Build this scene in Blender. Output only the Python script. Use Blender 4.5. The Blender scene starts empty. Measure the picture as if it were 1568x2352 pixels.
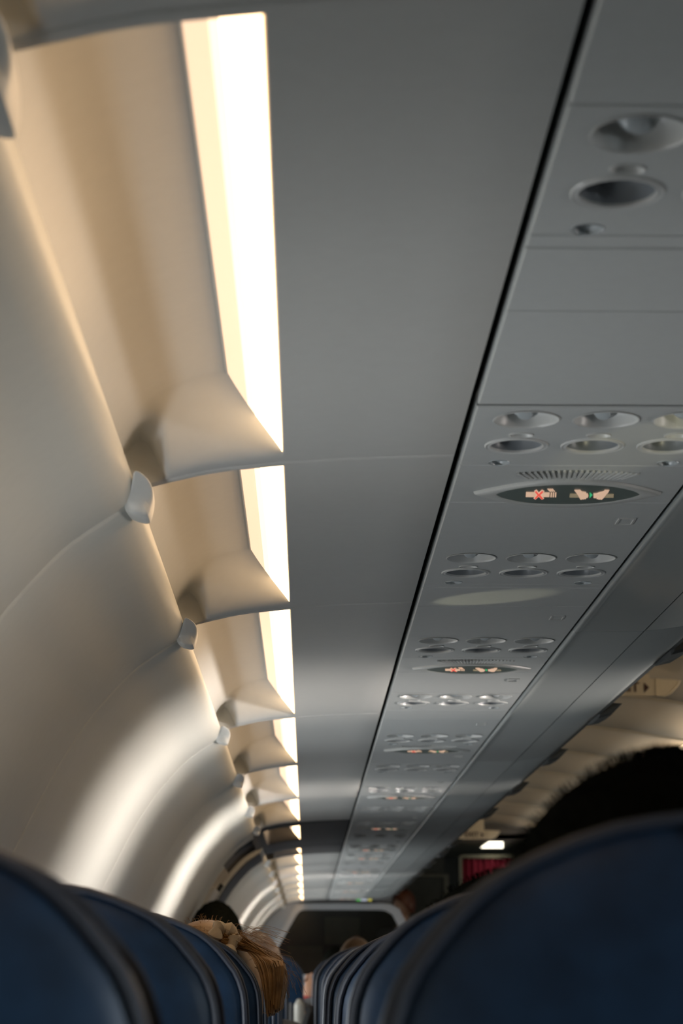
import bpy, bmesh, math, random
from mathutils import Vector, Matrix
random.seed(7)
ZC = 1.067                      # lens height above the cabin floor; heights h below are measured from it
SC = bpy.context.scene
COL = SC.collection
ORD = ['first','second','third','fourth','fifth','sixth','seventh','eighth','ninth','tenth','eleventh','twelfth','thirteenth',
       'fourteenth','fifteenth','sixteenth','seventeenth','eighteenth','nineteenth','twentieth','twenty-first','twenty-second','twenty-third']

# ------------------------------------------------------------------ materials
MATS = {}
def mat(name, col, rough=.5, noise=0, nscale=40, bump=0, metal=0, spec=.5, coat=0):
    m = bpy.data.materials.new(name); m.use_nodes = True
    nt = m.node_tree; b = nt.nodes['Principled BSDF']
    b.inputs['Base Color'].default_value = (*col, 1)
    b.inputs['Roughness'].default_value = rough
    b.inputs['Metallic'].default_value = metal
    b.inputs['Specular IOR Level'].default_value = spec
    b.inputs['Coat Weight'].default_value = coat
    if noise or bump:
        tc = nt.nodes.new('ShaderNodeTexCoord'); n = nt.nodes.new('ShaderNodeTexNoise')
        n.inputs['Scale'].default_value = nscale; n.inputs['Detail'].default_value = 4
        nt.links.new(tc.outputs['Object'], n.inputs['Vector'])
        if noise:
            r = nt.nodes.new('ShaderNodeValToRGB')
            r.color_ramp.elements[0].position = .3; r.color_ramp.elements[1].position = .7
            r.color_ramp.elements[0].color = (*[c*(1-noise) for c in col], 1)
            r.color_ramp.elements[1].color = (*[min(1, c*(1+noise)) for c in col], 1)
            nt.links.new(n.outputs['Fac'], r.inputs['Fac']); nt.links.new(r.outputs['Color'], b.inputs['Base Color'])
        if bump:
            bp = nt.nodes.new('ShaderNodeBump'); bp.inputs['Strength'].default_value = bump; bp.inputs['Distance'].default_value = .001
            nt.links.new(n.outputs['Fac'], bp.inputs['Height']); nt.links.new(bp.outputs['Normal'], b.inputs['Normal'])
    MATS[name] = m; return m
def emis(name, col, strength):
    m = bpy.data.materials.new(name); m.use_nodes = True
    b = m.node_tree.nodes['Principled BSDF']
    b.inputs['Base Color'].default_value = (*[c*.6 for c in col], 1)
    b.inputs['Emission Color'].default_value = (*col, 1); b.inputs['Emission Strength'].default_value = strength
    b.inputs['Roughness'].default_value = .6
    MATS[name] = m; return m

PANEL = mat('panel_plastic', (.575,.58,.55), .38, .015, 60, .04)
WALLP = mat('sidewall_plastic', (.63,.63,.57), .40, .015, 60, .04)
PSU   = mat('service_plastic', (.53,.55,.535), .42, .015, 70, .04)
BINM  = mat('bin_plastic', (.34,.365,.355), .36, .015, 60, .03)
CEILM = mat('ceiling_plastic', (.62,.58,.47), .5, .02, 30, .03)
CAPM  = mat('cap_plastic', (.64,.64,.60), .38, .02, 60, .03)
DARK  = mat('black_gap', (.006,.007,.006), .7, .1, 50)
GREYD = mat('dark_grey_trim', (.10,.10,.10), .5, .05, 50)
SHADEL = mat('dark_lip', (.05,.055,.055), .5, .05, 50)  # shade along the bin edge put into the colour of lip and handles
BEZ   = mat('bezel_plastic', (.56,.575,.55), .4, .02, 60)
SCREEN= mat('sign_screen', (.15,.185,.165), .28, .04, 60, 0, 0, .4)
GLASSD= mat('lamp_glass', (.22,.24,.255), .3, .05, 60)
NOZ   = mat('nozzle_plastic', (.42,.46,.47), .25, .04, 80)
RINGM = mat('ring_plastic', (.58,.59,.57), .35, .02, 60)
LEATH = mat('navy_leather', (.010,.032,.072), .46, .25, 35, .35, 0, .36)
PIPE  = mat('grey_piping', (.026,.034,.052), .5, .1, 80)
STRIP = mat('violet_strip', (.085,.07,.12), .8, .2, 200)
ARMM  = mat('armrest_plastic', (.34,.33,.29), .4, .04, 60)
BLUEP = mat('blue_plastic', (.03,.05,.25), .3, .05, 60)
CARPET= mat('carpet', (.03,.035,.05), .95, .3, 300)
SKIN  = mat('skin', (.45,.26,.17), .5, .08, 30)
HBLK  = mat('black_hair', (.005,.0055,.0045), .9, .3, 60, 0, 0, 0.)
HWOOL = mat('dark_brown_hair', (.011,.012,.009), .9, .3, 80, 0, 0, 0.)
HBLD  = mat('blond_hair', (.30,.165,.06), .5, .45, 45)
HBRN  = mat('brown_hair', (.045,.024,.011), .5, .3, 60)
HTAN  = mat('sandy_hair', (.24,.15,.08), .5, .2, 60)
HRED  = mat('auburn_hair', (.16,.05,.02), .5, .3, 60)
SCRUN = mat('cream_cloth', (.55,.44,.30), .85, .1, 120, .3)
RED   = mat('red_cloth', (.33,.025,.025), .85, .15, 150)
GREYC = mat('grey_cloth', (.08,.085,.09), .9, .15, 150)
CURT  = mat('red_curtain', (.22,.008,.03), .85, .15, 100)
BULK  = mat('partition_laminate', (.22,.245,.275), .5, .03, 50)
FRAMEM= mat('frame_aluminium', (.30,.31,.32), .4, .03, 50)
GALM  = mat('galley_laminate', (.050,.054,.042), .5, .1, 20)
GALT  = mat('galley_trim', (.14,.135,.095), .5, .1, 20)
BEIGE = mat('hatch_lining', (.42,.37,.27), .5, .05, 40)
EXITT = mat('exit_letters', (.045,.008,.008), .5)
EXITB = mat('exit_body', (.74,.68,.54), .45, .03, 60)
REFL  = mat('lamp_reflector', (.85,.84,.82), .4, .01, 50)
LENS  = emis('lamp_lens', (1.0,.66,.36), 5.8)
LENS2 = emis('lamp_diffuser', (1.0,.70,.45), 1.9)
LENS3 = emis('lamp_edge', (1.0,.70,.47), 1.05)
LENSF = emis('aisle_lens', (1.0,.74,.48), 6.5)
GLENS = emis('galley_lens', (1.0,.92,.74), 3.0)
SYMC  = emis('symbol_cream', (1.0,.66,.46), .48)
SYMD  = emis('symbol_dim', (.5,.40,.25), .30)
SYMR  = emis('symbol_red', (.85,.10,.07), .75)
SYMG  = emis('symbol_green', (.05,.55,.22), .6)
LGRN  = emis('exit_green', (.12,.75,.10), .6)
LWHT  = emis('exit_white', (.75,.8,.95), .5)
LYEL  = emis('exit_yellow', (.85,.75,.08), .6)
def pane_mat(name, tint, gloss):
    m = bpy.data.materials.new(name); m.use_nodes = True; nt = m.node_tree
    for n in list(nt.nodes): nt.nodes.remove(n)
    o = nt.nodes.new('ShaderNodeOutputMaterial'); t = nt.nodes.new('ShaderNodeBsdfTransparent'); g = nt.nodes.new('ShaderNodeBsdfGlossy')
    x = nt.nodes.new('ShaderNodeMixShader'); t.inputs['Color'].default_value = (*tint, 1); g.inputs['Roughness'].default_value = .15
    x.inputs['Fac'].default_value = gloss
    nt.links.new(t.outputs[0], x.inputs[1]); nt.links.new(g.outputs[0], x.inputs[2]); nt.links.new(x.outputs[0], o.inputs[0]); return m
PANE = pane_mat('window_pane', (.95,.96,.96), .05)
TINT = pane_mat('smoked_pane', (.42,.43,.38), .04)

# ------------------------------------------------------------------ mesh helpers
class MB:
    def __init__(s): s.v = []; s.f = []
    def add(s, vs, fs):
        k = len(s.v); s.v += [tuple(p) for p in vs]; s.f += [tuple(i+k for i in f) for f in fs]; return s
    def grid(s, rows, close=False):
        n = len(rows[0]); vs = [p for r in rows for p in r]; fs = []
        for i in range(len(rows)-1):
            for j in range(n if close else n-1):
                a = i*n+j; b = i*n+(j+1) % n; fs.append((a, b, b+n, a+n))
        return s.add(vs, fs)
    def box(s, x0, x1, y0, y1, z0, z1):
        vs = [(x, y, z) for z in (z0, z1) for y in (y0, y1) for x in (x0, x1)]
        return s.add(vs, [(0,2,3,1),(4,5,7,6),(0,1,5,4),(2,6,7,3),(0,4,6,2),(1,3,7,5)])
    def tube(s, path, r, n=8, caps=True):
        rings = []; P = [Vector(p) for p in path]; N = len(P); rad = r if isinstance(r, (list, tuple)) else [r]*N
        up = Vector((0,0,1)); prev = None
        for i, p in enumerate(P):
            t = (P[min(i+1, N-1)]-P[max(i-1, 0)]).normalized()
            if prev is None:
                a = t.cross(up if abs(t.z) < .9 else Vector((1,0,0))).normalized()
            else:
                a = (prev - t*prev.dot(t)).normalized()
            prev = a; b = t.cross(a)
            rings.append([tuple(p+(a*math.cos(q)+b*math.sin(q))*rad[i]) for q in [2*math.pi*k/n for k in range(n)]])
        k = len(s.v); s.grid(rings, True)
        if caps:
            s.f.append(tuple(k+i for i in range(n))[::-1]); s.f.append(tuple(k+(N-1)*n+i for i in range(n)))
        return s
    def lathe(s, prof, c, n=28, sx=1, sy=1):
        # prof: (r, z) about vertical axis at c
        rows = [[(c[0]+r*sx*math.cos(2*math.pi*k/n), c[1]+r*sy*math.sin(2*math.pi*k/n), c[2]+z) for k in range(n)] for r, z in prof]
        return s.grid(rows, True)
    def prism(s, poly, z0, z1):
        n = len(poly); k = len(s.v)
        s.v += [(x, y, z0) for x, y in poly] + [(x, y, z1) for x, y in poly]
        s.f.append(tuple(range(k, k+n))); s.f.append(tuple(range(k+n, k+2*n))[::-1])
        for i in range(n): j = (i+1) % n; s.f.append((k+i, k+n+i, k+n+j, k+j))
        return s
    def extrude_y(s, poly, y0, y1):
        # poly in (x, z)
        n = len(poly); k = len(s.v)
        s.v += [(x, y0, z) for x, z in poly] + [(x, y1, z) for x, z in poly]
        s.f.append(tuple(range(k, k+n))); s.f.append(tuple(range(k+n, k+2*n))[::-1])
        for i in range(n): j = (i+1) % n; s.f.append((k+i, k+n+i, k+n+j, k+j))
        return s
    def ball(s, c, r, n=16, m=10):
        rx, ry, rz = r if isinstance(r, tuple) else (r, r, r)
        rows = []
        for i in range(m+1):
            t = math.pi*i/m
            rows.append([(c[0]+rx*math.sin(t)*math.cos(2*math.pi*k/n), c[1]+ry*math.sin(t)*math.sin(2*math.pi*k/n), c[2]+rz*math.cos(t)) for k in range(n)])
        return s.grid(rows, True)
    def build(s, name, m, parent=None, origin=None, smooth=True, merge=1e-6, recalc=True, angle=35):
        if origin is None: origin = parent.location if parent is not None else (0,0,0)
        ox, oy, oz = origin
        me = bpy.data.meshes.new(name); me.from_pydata([(x-ox, y-oy, z-oz) for x, y, z in s.v], [], s.f)
        bm = bmesh.new(); bm.from_mesh(me)
        if merge: bmesh.ops.remove_doubles(bm, verts=bm.verts, dist=merge)
        if recalc: bmesh.ops.recalc_face_normals(bm, faces=bm.faces)
        for f in bm.faces: f.smooth = smooth
        if smooth:
            for e in bm.edges:
                if len(e.link_faces) == 2 and e.calc_face_angle(0) > math.radians(angle): e.smooth = False
        bm.to_mesh(me); bm.free()
        me.materials.append(m)
        o = bpy.data.objects.new(name, me); COL.objects.link(o)
        if parent is not None: o.parent = parent
        else: o.location = origin
        return o
def tag(o, label, cat, group=None):
    o['label'] = label; o['category'] = cat
    if group: o['group'] = group
    return o
def thing(name, label, cat, loc, group=None):
    o = bpy.data.objects.new(name, None); COL.objects.link(o); o.location = loc; o.empty_display_size = .05
    return tag(o, label, cat, group)
def struct(o, label=None):
    o['kind'] = 'structure'
    if label: o['label'] = label
    return o
def dup(root, loc, label, name=None):
    r = root.copy(); COL.objects.link(r); r.location = loc; r['label'] = label
    for ch in root.children:
        c = ch.copy(); COL.objects.link(c); c.parent = r
        for g in ch.children:
            d = g.copy(); COL.objects.link(d); d.parent = c
    return r
def holed_plate(outer, holes, z, thick, cham=.0015):
    """flat plate (visible side down, at z) with chamfered outer rim and real holes; returns MB"""
    bm = bmesh.new()
    def loop(pts, zz):
        vs = [bm.verts.new((x, y, zz)) for x, y in pts]
        return vs, [bm.edges.new((vs[i], vs[(i+1) % len(vs)])) for i in range(len(vs))]
    x0, x1, y0, y1 = outer
    inn = [(x0+cham, y0+cham), (x1-cham, y0+cham), (x1-cham, y1-cham), (x0+cham, y1-cham)]
    es = []; v0, e = loop(inn, z); es += e
    for h in holes: es += loop(h, z)[1]
    bmesh.ops.triangle_fill(bm, use_beauty=True, use_dissolve=False, edges=es)
    out = [bm.verts.new((x, y, z+cham)) for x, y in ((x0,y0),(x1,y0),(x1,y1),(x0,y1))]
    top = [bm.verts.new((x, y, z+thick)) for x, y in ((x0,y0),(x1,y0),(x1,y1),(x0,y1))]
    for i in range(4):
        j = (i+1) % 4
        bm.faces.new((v0[i], v0[j], out[j], out[i])); bm.faces.new((out[i], out[j], top[j], top[i]))
    bm.verts.index_update()
    mb = MB(); mb.add([tuple(v.co) for v in bm.verts], [tuple(v.index for v in f.verts) for f in bm.faces]); bm.free(); return mb
def circ(cx, cy, r, n=32, ry=None):
    return [(cx+r*math.cos(2*math.pi*k/n), cy+(ry or r)*math.sin(2*math.pi*k/n)) for k in range(n)]
def smooth_step(t): t = max(0., min(1., t)); return t*t*(3-2*t)
def resample(pts, step):
    """Catmull-Rom through pts, about STEP apart, keeping every given point"""
    out = []; P = [Vector(p) for p in pts]; n = len(P)
    for i in range(n-1):
        p0 = P[max(i-1, 0)]; p1 = P[i]; p2 = P[i+1]; p3 = P[min(i+2, n-1)]
        k = max(1, int((p2-p1).length/step))
        for j in range(k):
            t = j/k
            out.append(tuple(.5*((2*p1)+(p2-p0)*t+(2*p0-5*p1+4*p2-p3)*t*t+(3*p1-p0-3*p2+p3)*t**3)))
    out.append(tuple(P[-1])); return out

# ------------------------------------------------------------------ the shell
Y0, Y1 = -1.6, 19.8
fl = MB().box(-.62, 3.2, Y0, Y1, -.04, 0).build('floor', CARPET, smooth=False); struct(fl, 'dark carpeted cabin floor')
SEAMS = [-1.10, 0.02, 1.122, 2.2335, 3.169, 4.575, 5.662, 6.796, 7.86, 8.97, 10.08, 11.173, 12.296, 13.33, 14.397, 15.557, 16.71]
DARKZ = (7.86, 9.56)     # the stretch around the over-wing exit
WPROF = [(-.200,.497),(-.192,.5035),(-.186,.504),(-.181,.500),(-.180,.493),(-.184,.4845),(-.192,.4735),(-.23,.4475),(-.258,.425),(-.2985,.38),(-.319,.354),
         (-.352,.303),(-.38,.25),(-.402,.205),(-.4145,.18),(-.445,.11),(-.468,.05),(-.50,-.05),(-.516,-.15),(-.52,-.26),(-.52,-.40),(-.50,-.6),(-.46,-.8),(-.40,-1.0),(-.388,-ZC)]
WR = resample([(x, h, 0) for x, h in WPROF], .016)
CX = 1.29
WIN_H = (-.26, .05)
N_WIN = [0]
def side_panel(ya, yb, mirror, name, windows=True, m=WALLP, shrink=0, label=None):
    g = .0015
    wy = []
    if windows:
        L = yb-ya
        for c in (ya+L*.26, ya+L*.76): wy.append((c-.115, c+.115))
    ys = [ya+g, ya+g, ya+g+.003, ya+g+.010]; off = [-.02, -.0045, -.0014, 0]
    brk = sorted([v for w in wy for v in w]); mids = []
    t = ya+g+.010
    for b_ in brk+[yb-g-.010]:
        k = max(1, int((b_-t)/.08))
        mids += [(t+(b_-t)*(i+1)/k) for i in range(k)]; t = b_
    ys += mids; off += [0]*len(mids)
    ys += [yb-g-.003, yb-g, yb-g]; off += [-.0014, -.0045, -.02]
    # normals of the profile, pointing into the cabin
    prof = [(p[0], p[1]) for p in WR]; nr = []
    for i in range(len(prof)):
        a = prof[max(i-1, 0)]; b = prof[min(i+1, len(prof)-1)]
        tx, tz = b[0]-a[0], b[1]-a[1]; l = math.hypot(tx, tz); nr.append((-tz/l, tx/l))
    mb = MB(); nv = len(prof)
    for y, o in zip(ys, off):
        for (x, h), (nx, nz) in zip(prof, nr):
            X = x+nx*(o-shrink); Z = h+nz*(o-shrink)
            mb.v.append((X if not mirror else 2*CX-X, y, Z+ZC))
    for i in range(len(ys)-1):
        ym = (ys[i]+ys[i+1])/2
        for j in range(nv-1):
            hm = (prof[j][1]+prof[j+1][1])/2
            if any(a < ym < b for a, b in wy) and WIN_H[0]-.008 < hm < WIN_H[1]+.004: continue
            mb.f.append((i*nv+j, i*nv+j+1, (i+1)*nv+j+1, (i+1)*nv+j))
    o = mb.build(name, m, None, (0, (ya+yb)/2, ZC)); struct(o, label)
    for a, b in wy:
        N_WIN[0] += 1
        c = (a+b)/2; sg = -1 if mirror else 1
        def fx(h):      # wall x at height h
            for p, q in zip(prof, prof[1:]):
                if p[0] < -.3 and q[1] <= h <= p[1]:
                    t_ = (h-q[1])/(p[1]-q[1]+1e-9); return q[0]+(p[0]-q[0])*t_
            return -.52
        hc = (WIN_H[0]+WIN_H[1])/2; hh = (WIN_H[1]-WIN_H[0])/2
        rows = []
        for s_, dx in ((1.10, .001), (1.06, .006), (1.0, .004), (.86, -.02), (.80, -.055)):
            r = []
            for k in range(32):
                t = 2*math.pi*k/32; cu = abs(math.cos(t))**.5*math.copysign(1, math.cos(t)); sv = abs(math.sin(t))**.5*math.copysign(1, math.sin(t))
                h = hc+hh*s_*sv*(1.02); X = fx(max(min(h, .16), -.34))+dx
                r.append((X if not mirror else 2*CX-X, c+.115*s_*cu*1.04, h+ZC))
            rows.append(r)
        fr = MB().grid(rows, True).build('window_%d' % N_WIN[0], WALLP, None, (fx(hc) if not mirror else 2*CX-fx(hc), c, hc+ZC)); struct(fr)
        MB().add(rows[-1], [tuple(range(32))]).build('pane', PANE, fr, smooth=False)
    return o
for i, (a, b) in enumerate(zip(SEAMS, SEAMS[1:])):
    if a >= 7.8 and b < 9.6:      # the exit hatch stands here
        continue
    side_panel(a if i else Y0, b, False, 'wall_left', True, WALLP, 0, 'pale curved sidewall panel of the cabin')
    side_panel(a if i else Y0, b, True, 'wall_right', True, WALLP, 0, 'pale curved sidewall panel across the aisle')
side_panel(7.86, 8.97, True, 'wall_right', True, WALLP, 0, 'pale curved sidewall panel across the aisle')
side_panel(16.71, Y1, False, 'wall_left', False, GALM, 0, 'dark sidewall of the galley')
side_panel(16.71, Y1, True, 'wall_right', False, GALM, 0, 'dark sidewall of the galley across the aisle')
# outer skin behind the panels' gaps, above the bins
sk = MB().extrude_y([(-.30,.60),(.85,1.30),(1.29,1.36),(1.73,1.30),(2.88,.60),(2.88,.62),(1.73,1.33),(1.29,1.39),(.85,1.33),(-.30,.63)], Y0, Y1)
sk.v = [(x, y, z+ZC) for x, y, z in sk.v]
struct(sk.build('ceiling_shell', DARK, None, (CX, 9, ZC+1.2), smooth=False), 'dark outer shell above the lining')
# dark channel in which the service strip hangs
MBc = MB().extrude_y([(.140,.5375),(.140,.60),(.450,.60),(.450,.5375),(.437,.5375),(.437,.575),(.1515,.575),(.1515,.5375)], Y0, 16.7)
MBc.v = [(x, y, z+ZC) for x, y, z in MBc.v]
struct(MBc.build('trim_1', DARK, None, (.3, 8, ZC+.56), smooth=False), 'black channel along both sides of the service strip')
bw = MB().box(-.62, 3.2, Y0-.05, Y0, 0, 2.5).build('wall_back', GREYC, None, (1.3, Y0, 1.2), smooth=False); struct(bw, 'aft cabin wall behind the viewer')

# ------------------------------------------------------------------ cove panels with strip lights
CB = [(-.204,.482),(-.194,.488),(-.184,.4935),(-.178,.4985),(-.170,.4998),(-.163,.501),(-.150,.5045),(-.131,.509),(-.115,.5128),(-.095,.5165),(-.073,.5195),(-.0255,.5245)]
CT = [(-.2135,.480),(-.2115,.488),(-.205,.502),(-.195,.519),(-.182,.538),(-.168,.5535),(-.150,.567),(-.131,.577),(-.115,.583),(-.098,.588),(-.0815,.5905),(-.0255,.5905)]
def fixed(P, k=4):
    P = [Vector((x, h, 0)) for x, h in P]; o = []
    for i in range(len(P)-1):
        p0, p1, p2, p3 = P[max(i-1, 0)], P[i], P[i+1], P[min(i+2, len(P)-1)]
        if i == len(P)-2: p0, p3 = p1, p2
        for j in range(k):
            t = j/k
            q = .5*((2*p1)+(p2-p0)*t+(2*p0-5*p1+4*p2-p3)*t*t+(3*p1-p0-3*p2+p3)*t**3) if i < len(P)-2 else p1.lerp(p2, t)
            o.append((q.x, q.y))
    o.append((P[-1].x, P[-1].y)); return o
CBR, CTR = fixed(CB), fixed(CT)
FLAT = [(-.0255,.5245),(-.023,.5247),(.00,.526),(.043,.529),(.10,.5312),(.1535,.533)]
def cove(idx, a, b, rib=(.013, .02), body=PANEL, label='', dark=False):
    t = thing('cove_panel', label, 'ceiling panel', (0, (a+b)/2, ZC+.525), 'cove panels with strip lights')
    g = .0012; a += g; b -= g
    XR = -.0255
    y2 = a+rib[0]+.004
    r1 = b-rib[1]; r0 = r1-.105
    ys = [a, a, a+.0015, a+.004, a+rib[0]-.002, a+rib[0], y2, y2+.01]
    ys += [y2+.01+(r0-y2-.01)*(i+1)/10 for i in range(10)]
    ys += [r0+(r1-r0)*(i+1)/18 for i in range(18)]
    ys += [b-.012, b-.008, b-.004, b-.0015, b, b]
    def D(y, x):
        if y < y2-1e-6: return 0.
        f = (y-r0)/(r1-r0); d = 1-smooth_step(f)
        if not dark: d += (1-d)*smooth_step((-.146-x)/.026)*(1-smooth_step((y-b+.016)/.012))
        elif x < -.145: d *= smooth_step((x+.160)/.014)
        return d
    edge = lambda y: .0022*max(0, 1-min(y-a, b-y)/.004)**2
    n = len(ys); rows = []; rows2 = []
    for q, y in enumerate(ys):
        up = .03 if q in (0, n-1) else 0
        r = []
        for (bx, bh), (tx, th) in zip(CBR, CTR):
            d = D(y, bx); r.append((bx+(tx-bx)*d, y, bh+(th-bh)*d+edge(y)+up+ZC))
        rows.append(r)
        d = D(y, XR); hh = .5245+.066*d
        r = [(XR, y, hh+up+edge(y)+ZC), (XR, y, .5245+.0012*d+edge(y)+up+ZC), (XR+.0012, y, .52452+edge(y)+up+ZC)]
        r += [(p[0], y, p[1]+edge(y)+up+ZC) for p in FLAT[1:]]
        r += [(.1545, y, .5335+edge(y)+up+ZC), (.155, y, .5355+ZC+up), (.155, y, .56+ZC)]
        rows2.append(r)
    MB().grid(rows).grid(rows2).build('panel_shell', body, t, angle=50)
    L0, L1 = (XR-.0010, .5275), (-.0812, .5898)
    def strip(f0, f1, nm, m_, lb):
        r = []
        for y in [y2+.003+(r1-y2-.003)*i/6 for i in range(7)]:
            r.append([(L0[0]+(L1[0]-L0[0])*f, y, L0[1]+(L1[1]-L0[1])*f-.002*math.sin(math.pi*f)+ZC) for f in [f0+(f1-f0)*q/4 for q in range(5)]])
        MB().grid(r).build(nm, m_, t)['label'] = lb
    strip(0, .50, 'light_lens', LENS, 'brightest strip of the lens over the tube')
    strip(.50, .64, 'light_diffuser', LENS2, 'softer glowing strip beside the tube')
    strip(.64, 1.0, 'light_diffuser', LENS3, 'faint peach edge of the lens')
    MB().tube([(L1[0]-.0005, y2+.004, L1[1]-.0004+ZC), (L1[0]-.0005, r0+.026, L1[1]-.0004+ZC)], .0013, 8).build('lens_gasket', RINGM, t)
    return t
K = 0
for i, (a, b) in enumerate(zip(SEAMS, SEAMS[1:])):
    if a == 7.86:
        cove(i, 7.86, 9.30, (.20, .34), GREYD, 'dark grey cove panel with a framed light opening beside the exit hatch', True); continue  # dark body puts the weaker light of this stretch into the colour
    if a == 8.97: a = 9.30
    K += 1
    lab = '%s pale cove panel with a glowing light strip, counted from the near end' % ORD[K-1] if i else 'cove panel above and behind the viewer'
    cove(i, a, b, (.013, .02) if a != 9.30 else (.26, .03), PANEL if a != 9.30 else GREYD, lab)  # the panel past the hatch also gets the shade-darkened grey body

# ------------------------------------------------------------------ joint caps on the ridge
sil = [(-.1815,.5165),(-.1770,.5145),(-.1723,.511),(-.1675,.5065),(-.1639,.5007),(-.1619,.4923),(-.1628,.483),(-.1643,.476),(-.1669,.4668),(-.1725,.4669),(-.1783,.4675),
       (-.1861,.4698),(-.1905,.4728),(-.1921,.4768),(-.1913,.482),(-.1895,.4885),(-.1866,.495),(-.1846,.5005),(-.1838,.511)]
def cap_mb():
    cx = sum(p[0] for p in sil)/len(sil); ch = sum(p[1] for p in sil)/len(sil)
    rows = []
    for s_, y in ((.02,-.0125),(.35,-.012),(.65,-.0105),(.85,-.0075),(.95,-.004),(1.0,.001),(1.0,.010),(.97,.03),(.9,.055),(.7,.075)):
        row = []
        for x, h in sil:
            X, Hh = cx+(x-cx)*s_, ch+(h-ch)*s_
            off = -.085*max(0, (Hh-.478)/.0385)**1.2; k = (2.234+off)/2.234
            row.append((X*k, y+off, Hh*k))
        rows.append(row)
    return MB().grid(rows, True), cx, ch
cmb, ccx, cch = cap_mb()
proto = None
for i, d in enumerate([s for s in SEAMS[2:] if not (7.0 < s < 9.2)] + [7.70]):
    n_ = sum(1 for s in SEAMS[2:] if s <= d)
    if proto is None:
        cmb.v = [(x-ccx, y, z-cch) for x, y, z in cmb.v]
        proto = cmb.build('joint_cap', CAPM, None, (0, 0, 0)); o = proto
        md = o.modifiers.new('s', 'SUBSURF'); md.levels = 1; md.render_levels = 1
    else:
        o = proto.copy(); COL.objects.link(o)
    o.location = (ccx, d, cch+ZC)
    tag(o, '%s leaf-shaped cap from the near end, clipped over the sidewall ridge' % ORD[i] if d != 7.70 else 'leaf-shaped ridge cap just before the exit hatch', 'joint cap', 'joint caps along the ridge')

# ------------------------------------------------------------------ service strip
ROWD = [1.332-.74, 1.332, 2.0805, 2.8145, 3.545, 4.291, 5.023, 5.775, 6.490, 7.265]
while len(ROWD) < 22: ROWD.append(1.331+.7405*(len(ROWD)-1))
PX0, PX1 = .1628, .4205
PC = .2948
HZ = .5333
COLS = (-.0795, -.0007, .0781)
def unit_parts(t, y0, y1, extra=None):
    """y0,y1: limits relative to the row of nozzles"""
    holes = []
    for c in COLS:
        holes.append(circ(c, 0, .0318)); holes.append(circ(c+.0005, .109, .0272))
        holes.append(circ(c+.0008, .0635, .0118, 20, .0082))
    lk = [(COLS[0]-.011, .184), (COLS[2]+.0125, .184)]
    for lx, ly in lk: holes.append(leaf(lx, ly))
    o = holed_plate((PX0-PC, PX1-PC, y0, y1), holes, 0, .016)
    o.build('unit_plate', PSU, t, (0, 0, 0), angle=25)
    for c in COLS:
        bowl = MB().lathe([(.0322,-.0002),(.0334,-.0009),(.0322,-.0014),(.0312,-.0006),(.0306,.001),(.0292,.008),(.0262,.015),(.021,.021),(.012,.0245),(.001,.0255)], (c, 0, 0), 32).build('air_nozzle', RINGM, t, (0, 0, 0))
        ball = MB(); tilt = random.uniform(-.5, .5); 
        ball.ball((c, .001, .017), .0158, 20, 12)
        ax = Vector((math.sin(tilt)*.75, -.45, -.75)).normalized(); base = Vector((c, .001, .017))
        ball.tube([base+ax*.010, base+ax*.0165, base+ax*.0172], [.0085, .0078, .0062], 14)
        ball.build('nozzle_ball', NOZ, bowl, (0, 0, 0))
        ring = MB().lathe([(.0332,0),(.0332,-.0007),(.0322,-.0016),(.0312,-.0010),(.0295,-.0010),(.0285,-.0016),(.0273,-.0013),(.0268,.0006),(.0262,.006)], (c+.0005, .109, 0), 36).build('reading_light', RINGM, t, (0, 0, 0))
        MB().lathe([(.0266,.001),(.0255,.010),(.021,.0165),(.012,.0195),(.001,.0205)], (c+.0005, .109, 0), 32).build('lamp_lens', GLASSD, ring, (0, 0, 0))
        MB().lathe([(.0128,0),(.0130,-.0008),(.0122,-.0013),(.0114,-.0006),(.0108,.0015),(.0085,.0035),(.001,.0042)], (c+.0008, .0635, 0), 24, 1, .70).build('light_button', RINGM, t, (0, 0, 0))
    for lx, ly in lk:
        L0 = leaf(lx, ly); cx_, cy_ = lx, ly
        rows = []
        for s_, z in ((1.06, -.0001), (1.03, -.0009), (.97, -.0003), (.9, .003), (.6, .0065), (.02, .0075)):
            rows.append([(cx_+(x-cx_)*s_, cy_+(y-cy_)*s_, z) for x, y in L0])
        lp = MB().grid(rows, True).build('lock_recess', NOZ, t, (0, 0, 0))
        MB().lathe([(.0030,.0068),(.0034,.0040),(.0022,.0038),(.0016,.0066)], (cx_+.001, cy_+.002, 0), 14).build('lock_pin', GREYD, lp, (0, 0, 0))
def leaf(cx, cy):
    P = []
    for k in range(20):
        t = 2*math.pi*k/20; x = .0118*math.cos(t); y = .0155*math.sin(t)
        if y < 0: y *= .55
        P.append((cx+x*(1 if y < 0 else (1-.35*(y/.0155)**2)), cy+y))
    return P
def eye(hx, hy, p=1.15, n=48, top=1.0):
    P = []
    for k in range(n):
        t = 2*math.pi*k/n; c = math.cos(t); s_ = math.sin(t)
        x = hx*c; y = hy*(1-min(1., abs(c))**(1.75*p))**top*math.copysign(1, s_) if abs(s_) > 1e-9 else 0
        P.append((x, y))
    return P
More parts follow.
